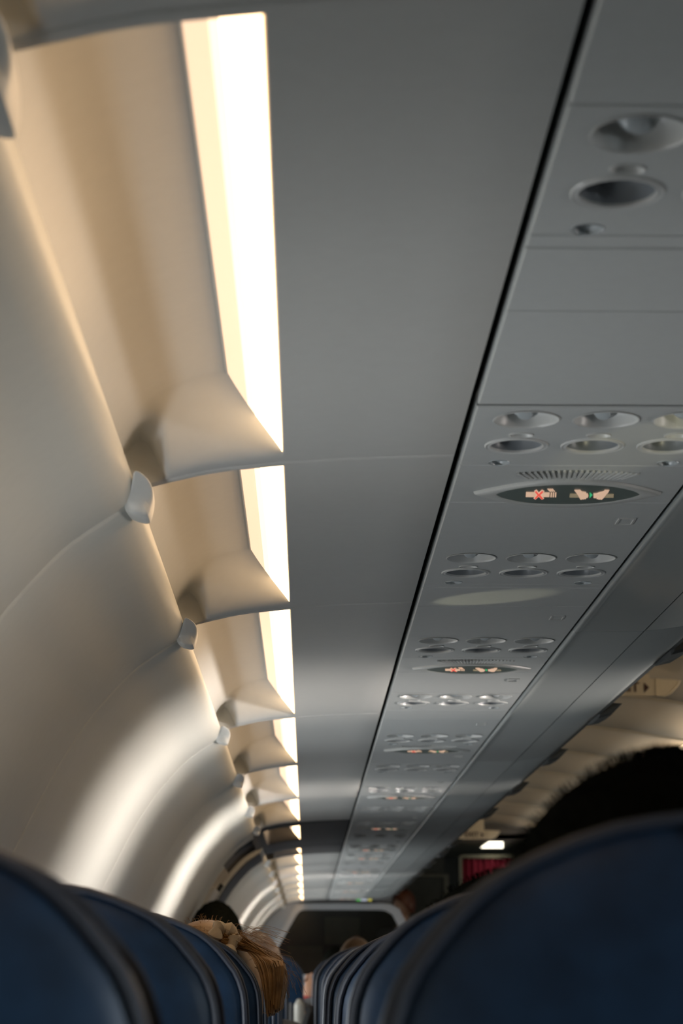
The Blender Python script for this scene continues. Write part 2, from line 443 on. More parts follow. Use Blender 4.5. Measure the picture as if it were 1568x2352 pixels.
SYM = {'cigarette':[[(-0.0488,0.3241),(-0.022,0.3259),(-0.02,0.3473),(-0.0469,0.3477)],[(-0.0208,0.3259),(-0.0193,0.3258),(-0.0172,0.3486),(-0.0187,0.3486)],[(-0.0183,0.3258),(-0.0168,0.3258),(-0.0147,0.3485),(-0.0162,0.3485)],[(-0.0159,0.3258),(-0.0144,0.3258),(-0.0122,0.3485),(-0.0137,0.3485)],[(-0.0266,0.3066),(-0.0253,0.3066),(-0.0213,0.3194),(-0.0226,0.3194)],[(-0.0244,0.3066),(-0.0231,0.3065),(-0.0191,0.3193),(-0.0204,0.3194)],[(-0.0222,0.3065),(-0.0209,0.3065),(-0.0168,0.3193),(-0.0181,0.3193)]],
'cross':[[(-0.0383,0.3111),(-0.0341,0.3269),(-0.0321,0.311),(-0.0288,0.3182),(-0.0311,0.3356),(-0.0251,0.3562),(-0.0271,0.362),(-0.0324,0.3457),(-0.0343,0.3621),(-0.0371,0.3555),(-0.0354,0.3357),(-0.0402,0.3184)]],
'crossred':[[(-0.0385,0.3149),(-0.0337,0.3313),(-0.032,0.3144),(-0.0298,0.3195),(-0.0318,0.3356),(-0.0262,0.3553),(-0.0277,0.3585),(-0.0328,0.3413),(-0.0346,0.3581),(-0.0363,0.3533),(-0.0347,0.3357),(-0.0393,0.3197)]],
'strap':[[(0.0016,0.332),(0.0107,0.3319),(0.0143,0.3494),(0.0033,0.3496)],[(0.0426,0.3331),(0.0515,0.333),(0.0534,0.3497),(0.0439,0.3498)]],
'hand1':[[(0.0043,0.3121),(0.0106,0.3111),(0.0133,0.3197),(0.0188,0.3231),(0.019,0.3274),(0.017,0.3292),(0.0218,0.3304),(0.0237,0.3413),(0.0238,0.351),(0.0218,0.3501),(0.023,0.3563),(0.0215,0.3577),(0.02,0.3528),(0.0208,0.359),(0.0193,0.3591),(0.018,0.3546),(0.0186,0.3609),(0.0173,0.3609),(0.0147,0.3511),(0.0114,0.3371),(0.0072,0.322)]],
'hand2':[[(0.0379,0.3107),(0.0434,0.3115),(0.0436,0.3235),(0.0427,0.3344),(0.0426,0.3476),(0.0413,0.3605),(0.0399,0.3596),(0.0398,0.3477),(0.039,0.3601),(0.0374,0.3588),(0.0376,0.3455),(0.0364,0.3579),(0.035,0.3561),(0.0352,0.342),(0.0337,0.3522),(0.0307,0.3509),(0.028,0.3303),(0.0321,0.3289),(0.0338,0.3237),(0.0371,0.3202),(0.0385,0.3171)]],
'arrow':[[(0.0231,0.3252),(0.0277,0.3369),(0.0266,0.3536)]]}
def symbol(t, name, polys, m, z, lab=None):
    mb = MB()
    for P in polys: mb.prism([(x, y-.0095) for x, y in P], z, z+.0012)
    o = mb.build(name, m, t, (0, 0, 0), smooth=False)
    if lab: o['label'] = lab
    return o
def sign_parts(t):
    c = .3325
    P = eye(.107, .069)
    holed_plate((PX0-PC, PX1-PC, .2015, .3885), [], 0, .014).build('sign_plate', PSU, t, (0, 0, 0), angle=25)
    inn = [(x*.78, y*.78-.004) for x, y in P]
    rows = []
    S = eye(.0815, .0520, 1.4, 48, .75)
    for k_, z in ((0, 0), (.04, -.0028), (.12, -.0040), (.8, -.0048), (.95, -.0046), (1.0, -.0043), (1.0, -.0036)):
        rows.append([(p[0]+(q[0]-p[0])*k_, c+p[1]+(q[1]-.005-p[1])*k_, z) for p, q in zip(P, S)])
    bz = MB().grid(rows, True).build('sign_bezel', BEZ, t, (0, 0, 0), angle=60)
    mb = MB().add([(x, c+y-.005, -.0040) for x, y in S], [tuple(range(len(S)))])
    mb.build('sign_screen', SCREEN, t, (0, 0, 0), smooth=False)
    mb = MB()
    for i in range(22):
        f = (i-10.5)/10.5
        x1 = f*.066; x0 = f*.052
        y1 = .2225+.010*f*f; y0 = .2585-.0*f*f
        w = .0014
        mb.prism([(x1-w, y1), (x1+w, y1), (x0+w, y0), (x0-w, y0)], -.0026, .001)
    mb.build('speaker_grille', RINGM, t, (0, 0, 0), smooth=False)
    symbol(t, 'cigarette_symbol', SYM['cigarette'], SYMC, -.0048, 'lit cream cigarette')
    symbol(t, 'cross_outline', SYM['cross'], SYMC, -.0048)
    symbol(t, 'cross_symbol', SYM['crossred'], SYMR, -.0052, 'lit red cross')
    for P_ in SYM['strap']: symbol(t, 'strap_symbol', [P_], SYMD, -.0048, 'dim belt strap')
    symbol(t, 'hand_symbol', SYM['hand1'], SYMC, -.0050, 'lit hand holding the buckle')
    symbol(t, 'hand_symbol', SYM['hand2'], SYMC, -.0050, 'lit hand pushing the belt tongue')
    symbol(t, 'arrow_symbol', SYM['arrow'], SYMG, -.0048, 'green arrowhead')
SIGNROWS = (2, 4, 6, 8, 10, 12, 13, 15, 17, 19, 21)
pu = ps = pa = pf = None; ns = 0
for k in range(0, 22):
    d = ROWD[k]; loc = (PC, d, HZ+ZC)
    nm = ORD[k-1] if k else ''
    lab = 'overhead service plate with three air nozzles and three lamps, %s row from the near end' % nm if k else 'overhead service plate above the viewer'
    if pu is None:
        pu = thing('service_unit', lab, 'service unit', loc, 'service units in the overhead strip'); unit_parts(pu, -.046, .2)
    else: dup(pu, loc, lab)
    if k in SIGNROWS:
        ns += 1
        lab = 'lit sign with cigarette, cross and belt hands, %s sign from the near end' % ORD[ns-1]
        if ps is None:
            ps = thing('passenger_sign', lab, 'lit sign', loc, 'no smoking and seat belt signs'); sign_parts(ps)
        else: dup(ps, loc, lab)
    else:
        lab = 'plain grey filler plate behind the %s row of nozzles' % nm if k else 'plain grey filler plate above the viewer'
        if pf is None:
            pf = thing('filler_panel', lab, 'filler panel', loc, 'filler panels in the overhead strip')
            holed_plate((PX0-PC, PX1-PC, .2015, .229), [], .0003, .014).build('filler_strip', PSU, pf, (0, 0, 0), angle=25)
            holed_plate((PX0-PC, PX1-PC, .2305, .3885), [], 0, .014).build('filler_plate', PSU, pf, (0, 0, 0), angle=25)
        else: dup(pf, loc, lab)
    nxt = ROWD[k+1] if k < 21 else d+.74
    lab = 'plain mask door with a small latch, between the %s and next row of nozzles' % nm if k else 'plain mask door above the viewer'
    if nxt > 16.6 + .4: continue
    if pa is None:
        pa = thing('mask_door', lab, 'mask door', loc, 'mask doors in the overhead strip')
        holed_plate((PX0-PC, PX1-PC, .390, .692), [], 0, .014).build('door_plate', PSU, pa, (0, 0, 0), angle=25)
        q = [(.080,.477),(.0985,.477),(.0985,.511),(.080,.511)]; mb = MB()
        w = .0013
        for i in range(4):
            (xa, ya), (xb, yb) = q[i], q[(i+1) % 4]
            mb.box(min(xa, xb)-w, max(xa, xb)+w, min(ya, yb)-w, max(ya, yb)+w, -.0014, .0005)
        mb.build('latch_frame', RINGM, pa, (0, 0, 0), smooth=False)
    else: dup(pa, loc, lab)
# small dark hinge hooks standing in the channel
# ------------------------------------------------------------------ overhead bins
BINS = [(-1.5, 1.233), (1.233, 3.455), (3.455, 5.677), (5.677, 6.764), (6.764, 7.892), (7.892, 10.1), (10.1, 11.2), (11.2, 12.3), (12.3, 13.4), (13.4, 14.5), (14.5, 15.6), (15.6, 16.69)]
BIN_U1 = [(.4262,.5455),(.4262,.5395),(.4268,.5355),(.4285,.5328),(.431,.5318),(.434,.5325),(.438,.534),(.47,.5341),(.51,.5345),(.5398,.5352)]
BIN_U2 = [(.5418,.5354),(.57,.538),(.60,.5425),(.62,.5475),(.632,.5505)]
def ext(prof, a, b, g=.0012, up=.0022, mirror=False, back=.02):
    ys = [a+g, a+g, a+g+.0015, a+g+.004, b-g-.004, b-g-.0015, b-g, b-g]; of = [back, up, up*.3, 0, 0, up*.3, up, back]
    return MB().grid([[(x if not mirror else 2*CX-x, y, h+o+ZC) for x, h in prof] for y, o in zip(ys, of)])
for i, (a, b) in enumerate(BINS):
    lab = ('%s overhead bin from the near end, grey underside beside the service strip' % ORD[i-1]) if i else 'overhead bin above and behind the viewer'
    t = thing('overhead_bin', lab, 'overhead bin', (.53, (a+b)/2, ZC+.53), 'overhead bins along the aisle')
    ext([q[:2] for q in resample([(x, h, 0) for x, h in BIN_U1], .01)], a, b).build('bin_lip', BINM, t, angle=50)
    ext(BIN_U2[:1]+[(x, h) for x, h in BIN_U2[1:]]+[(.6335,.5525),(.632,.556),(.60,.556)], a, b).build('bin_underside', BINM, t, angle=40)
    door = MB()
    prof = [(.6345,.5545),(.645,.5570),(.6495,.562),(.650,.575),(.695,.64),(.755,.75),(.785,.88),(.79,1.02),(.76,1.03)]
    ys = [a+.006, b-.006]
    door.grid([[(x, y, h+ZC) for x, h in prof] for y in (a+.006, a+.0065, b-.0065, b-.006)])
    dr = door.build('bin_door', BINM, t, angle=50)
    lip = MB().extrude_y([(.6350,.5530),(.646,.5560),(.6515,.5610),(.650,.566),(.636,.556)], a+.012, b-.012)
    lip.v = [(x, y, z+ZC) for x, y, z in lip.v]; lip.build('door_gasket', SHADEL, t, smooth=False)  # lower lip of the door, coloured dark because it is unlit
    nh = 2 if b-a > 1.5 else 1
    for q in range(nh):
        yb_ = (3.97, 4.96, 5.97, 7.0, 8.1, 9.98, 10.85, 11.95, 13.05, 14.15, 15.2, 16.2, 2.8, 1.8, .9, -.2)
        inb = sorted(v for v in yb_ if a+.19 < v <= b-.01)[:nh]
        if q >= len(inb): continue
        ye = inb[q]
        hd = MB()
        R_ = [[(.640, .5500), (.640, .5500), (.655, .555), (.640, .562)], [(.640,.5475),(.660,.5505),(.672,.566),(.640,.575)], [(.640,.5455),(.670,.5540),(.696,.580),(.640,.584)], [(.640,.5455),(.670,.5540),(.696,.580),(.640,.584)], [(.645,.552),(.667,.558),(.690,.580),(.645,.582)]]
        yy = [ye, ye-.04, ye-.10, ye-.175, ye-.18]
        hd.grid([[(x, y, h+ZC) for x, h in r] for r, y in zip(R_, yy)], True)
        k0 = len(hd.v); hd.f.append((0, 1, 2, 3)); hd.f.append((k0-1, k0-2, k0-3, k0-4))
        hd.build('door_handle', SHADEL, t, smooth=False)  # cream handle, coloured dark for its shaded underside
# bins across the aisle, as one run of trim
rb = MB().extrude_y([(2.42,.533),(2.15,.533),(1.96,.548),(1.945,.555),(1.88,.64),(1.845,.75),(1.825,.88),(1.825,.955),(1.85,1.0),(2.42,1.06)], Y0, 16.69)
rb.v = [(x, y, z+ZC) for x, y, z in rb.v]
struct(rb.build('trim_2', BINM, None, (2.1, 8, ZC+.6), angle=20), 'run of closed bins across the aisle')
rc = MB().extrude_y([(2*CX+.19,.50),(2*CX-.0,.525),(2*CX-.16,.534),(2.415,.534),(2.415,.56),(2*CX+.19,.56)], Y0, 16.69)
rc.v = [(x, y, z+ZC) for x, y, z in rc.v]
struct(rc.build('trim_3', PANEL, None, (2.6, 8, ZC+.5), angle=20), 'pale lining above the seats across the aisle')

# ------------------------------------------------------------------ aisle ceiling
CPROF = resample([(.775,1.015,0),(.80,1.035,0),(.90,1.08,0),(1.05,1.115,0),(1.29,1.125,0),(1.45,1.112,0),(1.6,1.09,0),(1.74,1.068,0),(1.87,1.05,0),(1.95,1.035,0)], .03)
cs = [9.02+1.17*k for k in range(-9, 8)]; cs = [c for c in cs if c < 16.5]+[16.95]
lens_n = 0
for i, (a, b) in enumerate(zip(cs, cs[1:])):
    a2, b2 = a+.002, b-.002
    ys = [a2, a2, a2+.02, a2+.06, b2-.03, b2-.01, b2, b2]; of = [.04, -.004, -.005, 0, 0, .001, .006, .04]
    cp = MB().grid([[(x, y, h+o+ZC) for x, h, _ in CPROF] for y, o in zip(ys, of)])
    struct(cp.build('ceiling', CEILM, None, (CX, (a+b)/2, ZC+1.1), angle=50), 'cream arched ceiling panel over the aisle')
    if b > 3:
        lens_n += 1
        st = thing('strip_light', 'warm strip light on the edge of the aisle ceiling, %s from the near end' % ORD[lens_n-1], 'strip light', (1.79, (a+b)/2, ZC+1.055), 'strip lights along the aisle ceiling')
        ya_, yb_ = a+.10, b-.12
        lens = [(1.800,1.0585),(1.806,1.030),(1.8085,1.000),(1.808,.975)]
        rows = [[(x, y, h+ZC) for x, h in lens] for y in (ya_, ya_+.4, yb_-.3)]+[[(x, yb_-.3+.3*(1-q/3)**1.0*0+.3*(3-q)/3, h+ZC) for q, (x, h) in enumerate(lens)]]
        MB().grid(rows).build('light_lens', LENSF, st, smooth=False)
        MB().extrude_y([(1.812,1.062),(1.822,1.062),(1.83,.966),(1.800,.964),(1.800,.972),(1.8115,.973)], a+.01, b-.01).build('light_tray', CEILM, st, (1.79, (a+b)/2, 1.055), smooth=False)
# ------------------------------------------------------------------ exit signs
def text_mesh(body, size, m, parent, loc, name='lettering', depth=.001):
    cu = bpy.data.curves.new(name, 'FONT'); cu.body = body; cu.size = size; cu.align_x = 'CENTER'; cu.align_y = 'CENTER'; cu.extrude = depth; cu.offset = size*.022
    o = bpy.data.objects.new(name, cu); COL.objects.link(o)
    dg = bpy.context.evaluated_depsgraph_get(); me = bpy.data.meshes.new_from_object(o.evaluated_get(dg))
    bpy.data.objects.remove(o); me.materials.clear(); me.materials.append(m)
    o2 = bpy.data.objects.new(name, me); COL.objects.link(o2); o2.parent = parent; o2.location = loc; o2.rotation_euler = (math.pi/2, 0, 0)
    return o2
def exit_sign(x, y, h, label, hanging):
    t = thing('exit_sign', label, 'exit sign', (x, y, h+ZC), 'EXIT signs over the aisle')
    hw = .116
    b = MB().box(-hw, hw, 0, .028, -.031, .036).build('sign_body', EXITB, t, (0, 0, 0), smooth=False)
    for s_ in (-1, 1):
        pr = [(hw*s_,-.031),((hw+.025)*s_,-.031),((hw+.055)*s_,-.018),((hw+.082)*s_,.012),((hw+.09)*s_,.030),((hw+.04)*s_,.034),(hw*s_,.036)]
        MB().extrude_y(pr if s_ > 0 else pr[::-1], .002, .03).build('end_cap', EXITB, t, (0, 0, 0), smooth=False)
        MB().box(*sorted(((hw-.003)*s_, (hw+.001)*s_)), -.003, .005, -.031, .036).build('cap_rib', EXITB, t, (0, 0, 0), smooth=False)
        if s_ > 0:
            MB().tube([(p[0], .003, p[1]) for p in pr[1:5]], .0035, 8).build('cap_edge', EXITB, t, (0, 0, 0))
    text_mesh('EXIT', .052, EXITT, t, (-.004, -.0012, .0015))
    MB().extrude_y([(.068,-.018),(.068,.020),(.088,.001)], -.0025, .001).build('arrow', EXITT, t, (0, 0, 0), smooth=False)
    MB().box(-.09, .09, .004, .024, .034, 1.118-h).build('sign_mount', EXITB, t, (0, 0, 0), smooth=False)
exit_sign(1.224, 8.3, 1.066, 'cream EXIT sign with dark letters and arrow hanging over the exit row', True)
exit_sign(1.235, 16.4, 1.000, 'small far EXIT sign at the front end of the aisle ceiling', True)

# ------------------------------------------------------------------ over-wing exit hatch
def wallpt(u, off=0.):
    """point on the side wall profile at arc fraction u in 0..1 between h .46 and -.3"""
    P = [p for p in WR if p[0] <= -.19 and p[1] < .475 and p[1] > -.75]
    i = min(len(P)-2, int(u*(len(P)-1))); f = u*(len(P)-1)-i
    x = P[i][0]+(P[i+1][0]-P[i][0])*f; h = P[i][1]+(P[i+1][1]-P[i][1])*f
    tx, tz = P[i+1][0]-P[i][0], P[i+1][1]-P[i][1]; l = math.hypot(tx, tz)
    return x-tz/l*off, h+tx/l*off
def wall_patch(u0, u1, ya, yb, off, thick, n=24, cham=.004):
    rows = []
    us = [u0+(u1-u0)*i/n for i in range(n+1)]
    for y, o in ((ya, off-thick), (ya, off-cham), (ya+cham, off), (yb-cham, off), (yb, off-cham), (yb, off-thick)):
        rows.append([(lambda q: (q[0], y, q[1]+ZC))(wallpt(u, o)) for u in us])
    mb = MB().grid(rows)
    for e in (0, n):
        a = [r[e] for r in rows]; k = len(mb.v); mb.v += a; mb.f.append((k, k+1, k+2, k+3, k+4, k+5))
    return mb
ht = thing('exit_hatch', 'over-wing exit hatch in the sidewall with beige lining and dark grey surround', 'exit hatch', (-.4, 8.6, ZC))
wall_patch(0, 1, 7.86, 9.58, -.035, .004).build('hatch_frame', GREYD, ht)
wall_patch(.10, 1, 8.02, 8.14, .0, .04).build('side_lining', WALLP, ht)
wall_patch(.10, 1, 8.16, 8.78, -.004, .03).build('hatch_panel', BEIGE, ht)
wall_patch(.0, .055, 8.05, 8.60, -.03, .03).build('top_slot', DARK, ht)
wall_patch(.16, .62, 8.24, 8.60, .012, .02).build('handle_cover', CAPM, ht)
wall_patch(.14, .22, 8.60, 8.72, .008, .02).build('handle_slot', DARK, ht)
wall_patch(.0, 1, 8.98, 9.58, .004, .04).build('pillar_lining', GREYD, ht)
wall_patch(.0, 1, 7.86, 7.99, .0, .03).build('edge_lining', WALLP, ht)

# ------------------------------------------------------------------ front partition, galley
def clip_ch(P, y0, y1, m, name, parent): 
    return MB().extrude_y(P, y0, y1).build(name, m, parent, smooth=False)
pt = thing('partition', 'front partition with a rounded light grey frame around a smoked pane', 'partition', (.27, 16.74, 0))
OUT = [(-.385,-.02),(-.236,.231),(-.10,.462),(-.071,.497),(-.03,.508),(.58,.508),(.635,.502),(.702,.466),(.744,.385),(.80,.26),(.895,-.02)]
INN = [(-.325,-.02),(-.19,.215),(-.075,.418),(-.05,.447),(-.02,.457),(.555,.457),(.595,.452),(.648,.424),(.685,.355),(.735,.25),(.83,-.02)]
Z = lambda P: [(x, h+ZC) for x, h in P]
fr = MB()
for y in (16.70, 16.76):
    pass
rows = [[(x, 16.715, h+ZC) for x, h in OUT], [(x, 16.70, h+ZC-.004) for x, h in OUT], [(x, 16.70, h+ZC) for x, h in INN], [(x, 16.745, h+ZC) for x, h in INN]]
MB().grid(rows).build('frame', FRAMEM, pt, angle=30)
MB().add([(x, 16.74, h+ZC) for x, h in INN], [tuple(range(len(INN)))]).build('pane', TINT, pt, smooth=False)
pw = MB()
wl = [(p[0], p[1]) for p in WR if p[1] <= .4735]
poly = [(-.19,.56),(.80,.56),(.80,.53),(.70,.53),(.60,.545)]
pw.extrude_y(Z([(-.20,.50)]+[(x+.004, h) for x, h in wl[::3]]+[(-.385,-ZC)]+[(-.36,-ZC)]+OUT[:4]+[(-.05,.51),(.0,.56),(-.19,.56)]), 16.72, 16.76)
pw.build('side_panel', BULK, pt, smooth=False)
MB().extrude_y(Z([(-.05,.512),(.64,.512),(.66,.575),(-.05,.575)]), 16.725, 16.76).build('header', GREYD, pt, smooth=False)
MB().box(-.39, .895, 16.70, 16.76, 0, ZC-.02).build('lower_panel', BULK, pt, smooth=False)
es = thing('direction_sign', 'tiny green, white and yellow lit sign above the partition frame', 'lit sign', (.435, 16.66, ZC+.535))
MB().box(-.062, .062, 0, .02, -.014, .014).build('sign_case', GREYD, es, (0, 0, 0), smooth=False)
for x0, x1, m_, nm in ((-.058,-.03,LGRN,'green_field'),(-.026,.022,LWHT,'white_field'),(.028,.056,LYEL,'yellow_field')):
    MB().box(x0, x1, -.003, .002, -.011, .011).build(nm, m_, es, (0, 0, 0), smooth=False)
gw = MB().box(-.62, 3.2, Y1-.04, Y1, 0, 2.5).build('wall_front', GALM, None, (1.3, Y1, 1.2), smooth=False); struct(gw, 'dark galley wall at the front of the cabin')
gc = MB().box(-.4, 3.0, 16.97, Y1, ZC+1.0, ZC+1.04).build('ceiling_galley', GALT, None, (1.3, 18, ZC+1.0), smooth=False); struct(gc, 'dim galley ceiling')
gh = MB().box(.7, 2.2, 16.97, 17.0, ZC+.985, ZC+1.12).build('beam', GREYD, None, (1.3, 17, ZC+1.05), smooth=False); struct(gh, 'dark cross beam at the end of the aisle ceiling')
gd = thing('galley_unit', 'dark galley cupboard block behind the smoked pane', 'galley', (.2, 19.0, 0))
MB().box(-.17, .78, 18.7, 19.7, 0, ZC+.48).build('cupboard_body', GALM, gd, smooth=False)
for c in range(3):
    for r in range(3):
        x0 = -.16+c*.315; z0 = ZC-.25+r*.24
        MB().box(x0, x0+.295, 18.67, 18.70, z0, z0+.22).build('cupboard_door', GALT if (c+r) % 2 else GALM, gd, smooth=False)
df = thing('door_frame', 'dark galley door panel framed by a pale edge', 'door frame', (1.0, 18.5, 0))
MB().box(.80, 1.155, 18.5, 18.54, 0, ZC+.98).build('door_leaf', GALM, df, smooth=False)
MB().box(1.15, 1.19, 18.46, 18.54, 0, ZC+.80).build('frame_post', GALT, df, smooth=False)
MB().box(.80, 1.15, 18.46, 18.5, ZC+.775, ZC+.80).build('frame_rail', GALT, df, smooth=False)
MB().box(1.215, 1.235, 17.5, 17.58, 0, ZC+.90).build('curtain_post', GALT, df, smooth=False)
cu = thing('curtain', 'dark red pleated curtain at the front galley entrance', 'curtain', (1.45, 17.6, 0))
rows = []
for z in (.25, ZC+.885):
    rows.append([(1.25+.45*i/60, 17.6+.018*math.sin(i*.95)+.01*math.sin(i*.37), z) for i in range(61)])
MB().grid(rows).build('cloth', CURT, cu)
MB().box(1.24, 1.80, 17.57, 17.63, ZC+.888, ZC+.915).build('curtain_rail', GALT, cu, smooth=False)
gl = thing('ceiling_light', 'bright slanted light panel in the galley ceiling', 'ceiling light', (1.5, 17.55, ZC+1.0))
MB().prism([(1.42,17.12),(1.53,17.12),(1.60,17.9),(1.42,17.9)], ZC+.985, ZC+.999).build('light_lens', GLENS, gl, smooth=False)
MB().box(1.40, 1.80, 17.1, 17.92, ZC+.992, ZC+.9995).build('light_tray', GALT, gl, smooth=False)

# ------------------------------------------------------------------ seats
def outline():
    P = []
    half = [(-.2185,-.62),(-.222,-.35),(-.2245,-.15),(-.2235,-.06),(-.2205,-.0225),(-.2115,0),(-.2035,.0105),(-.194,.022),(-.184,.0317),(-.174,.0392),(-.162,.0455),(-.146,.0525),(-.127,.0585),(-.095,.0632),(-.05,.0655),(0,.066)]
    L = resample([(x, h, 0) for x, h in half], .012)
    P = [(x, h) for x, h, _ in L]
    return P+[(-x, h) for x, h in P[::-1][1:]]
OL = outline()
def recl(h): return -(h-.06)*.17
def seat_parts(t):
    # local origin: backrest rear top edge, x centre, z=lens height
    c = (0, -.28)
    def ring(s_, y):
        return [(c[0]+(x-c[0])*(1-(1-s_)), y+recl(c[1]+(h-c[1])*s_), c[1]+(h-c[1])*s_) for x, h in OL]
    def inset(m_, y):
        o = []
        for x, h in OL:
            sx = 1-m_/.224; sh = 1-m_/.346
            hh = c[1]+(h-c[1])*sh
            o.append((x*sx, y+recl(hh), hh))
        return o
    rows = [inset(.214, -.026), inset(.19, -.026), inset(.15, -.025), inset(.10, -.022), inset(.06, -.0165), inset(.03, -.0095), inset(.012, -.0035), inset(.003, .001), inset(0, .005), inset(0, .05), inset(0, .088), inset(.003, .094), inset(.015, .101), inset(.05, .112), inset(.1, .12), inset(.19, .124)]
    k = MB().grid(rows)
    k.f.append(tuple(range(len(OL)))); k.f.append(tuple(range(len(OL)*(len(rows)-1), len(OL)*len(rows))))
    k.build('backrest', LEATH, t, (0, 0, 0), angle=70)
    pip = MB()
    pip.tube([(x*1.004, .001+recl(h), h+.0004) for x, h in OL], .0030, 8); pip.build('piping', PIPE, t, (0, 0, 0))
    pip = MB(); pip.tube([(x*1.004, .092+recl(h), h+.0004) for x, h in OL], .0030, 8); pip.build('piping', PIPE, t, (0, 0, 0))
    hs = [(x, h) for x, h in OL if abs(x) < .112 and h > 0]
    rr = []
    for y, dh in ((-.004, -.030), (-.002, -.006), (.004, .0035), (.05, .0045), (.092, .0035), (.102, -.008), (.112, -.05)):
        rr.append([(x, y-.003*(1 if y < 0 else -1)+recl(h+dh), h+dh+.001) for x, h in hs])
    MB().grid(rr).build('headrest_strip', STRIP, t, (0, 0, 0))
    cu_ = MB()
    rows = []
    for s_, z in ((.9, -.60), (1, -.585), (1, -.50), (.95, -.475), (.7, -.465), (.05, -.462)):
        rows.append([(.215*s_*(abs(math.cos(a))**.35)*math.copysign(1, math.cos(a)), .40+.22*s_*(abs(math.sin(a))**.35)*math.copysign(1, math.sin(a)), z) for a in [2*math.pi*q/40 for q in range(40)]])
    cu_.grid(rows, True).build('seat_cushion', LEATH, t, (0, 0, 0))
    MB().box(-.2, .2, .22, .6, -.66, -.60).build('seat_frame', GREYD, t, (0, 0, 0), smooth=False)
    for s_ in (-1, 1):
        MB().tube([(s_*.17, .26, -.63), (s_*.17, .22, -ZC+.001)], .016, 8).build('leg', GREYD, t, (0, 0, 0))
        MB().tube([(s_*.17, .54, -.63), (s_*.17, .58, -ZC+.001)], .016, 8).build('leg', GREYD, t, (0, 0, 0))
    rows = []
    for y, w, hgt in ((.13,.012,.012),(.15,.02,.02),(.20,.022,.022),(.42,.022,.02),(.46,.018,.016),(.47,.008,.008)):
        rows.append([(-.240+w*math.cos(q), y, -.36+hgt*math.sin(q)) for q in [2*math.pi*k_/12 for k_ in range(12)]])
    MB().grid(rows, True).build('armrest', ARMM, t, (0, 0, 0))
    hb = -.16
    MB().box(-.17, .17, -.034+recl(-.22), -.024+recl(-.22), -.34, -.16).build('tray_table', GREYD, t, (0, 0, 0), smooth=False)
sproto = None
NS = 15
for k in range(1, NS+1):
    d = .92+.74*(k-1)
    for side, xc in ((0, .2585), (1, -.2905)):
        if k >= 12 and side == 1: continue
        lab = '%s blue leather seat of the %s row' % (('middle', 'window')[side], ORD[k-1])
        lab += (', inboard of the gap between seats', ', beside the sidewall')[side]
        jx = 0 if k < 4 else random.uniform(-.006, .006); jz = 0 if k < 3 else random.uniform(-.006, .006)
        loc = (xc+jx, d, ZC+jz)
        if sproto is None:
            sproto = thing('passenger_chair', lab, 'seat', loc, ('middle seats', 'window seats')[side]); seat_parts(sproto); o = sproto
        else:
            o = dup(sproto, loc, lab); o['group'] = ('middle seats', 'window seats')[side]
fs = dup(sproto, (-.240, 10.9, ZC+.012), 'dark blue window seat seen past the ponytail, with raised silver armrest'); fs['group'] = 'window seats'
ar = MB()
ar.tube([(.206, .06, -.50), (.206, .03, -.24), (.206, .022, -.17), (.206, .03, -.145)], [.026, .028, .026, .012], 12).build('raised_armrest', ARMM, fs, (0, 0, 0))

# ------------------------------------------------------------------ people
def skin_mesh(V, E, R, sub=1):
    me = bpy.data.meshes.new('tmp'); me.from_pydata(V, E, []); o = bpy.data.objects.new('tmp', me); COL.objects.link(o)
    md = o.modifiers.new('k', 'SKIN'); sk_ = me.skin_vertices[0].data
    for i, r in enumerate(R):
        sk_[i].radius = r if isinstance(r, tuple) else (r, r)
    sk_[0].use_root = True
    s_ = o.modifiers.new('s', 'SUBSURF'); s_.levels = sub; s_.render_levels = sub
    dg = bpy.context.evaluated_depsgraph_get(); out = bpy.data.meshes.new_from_object(o.evaluated_get(dg))
    vs = [tuple(v.co) for v in out.vertices]; fs_ = [tuple(p.vertices) for p in out.polygons]
    bpy.data.objects.remove(o); bpy.data.meshes.remove(me); bpy.data.meshes.remove(out)
    return vs, fs_
def head_mb(c, s_=1.0, nose=True):
    rows = []; n, m = 24, 18
    for i in range(m+1):
        t = math.pi*i/m; z = math.cos(t); r = math.sin(t); row = []
        for k in range(n):
            a = 2*math.pi*k/n; x = r*math.sin(a); y = r*math.cos(a)
            X, Y, Zz = .076*x, .098*y, .118*z
            if z < -.1: X *= 1+.28*z+.05; Y *= (1+.10*z) if y > 0 else (1+.38*z)
            if y > .8 and -.35 < z < .12 and abs(x) < .16: Y += .020*(1-abs(x)/.16)*(1-abs(z+.18)/.32 if abs(z+.18) < .32 else 0)
            if y > .6 and .05 < z < .25: Y += .004
            if y > .75 and -.62 < z < -.5 and abs(x) < .3: Y += .005
            if abs(x) > .85 and abs(y) < .25 and -.3 < z < .2: X *= 1.16
            row.append((c[0]+X*s_, c[1]+Y*s_, c[2]+Zz*s_))
        rows.append(row)
    return MB().grid(rows, True)
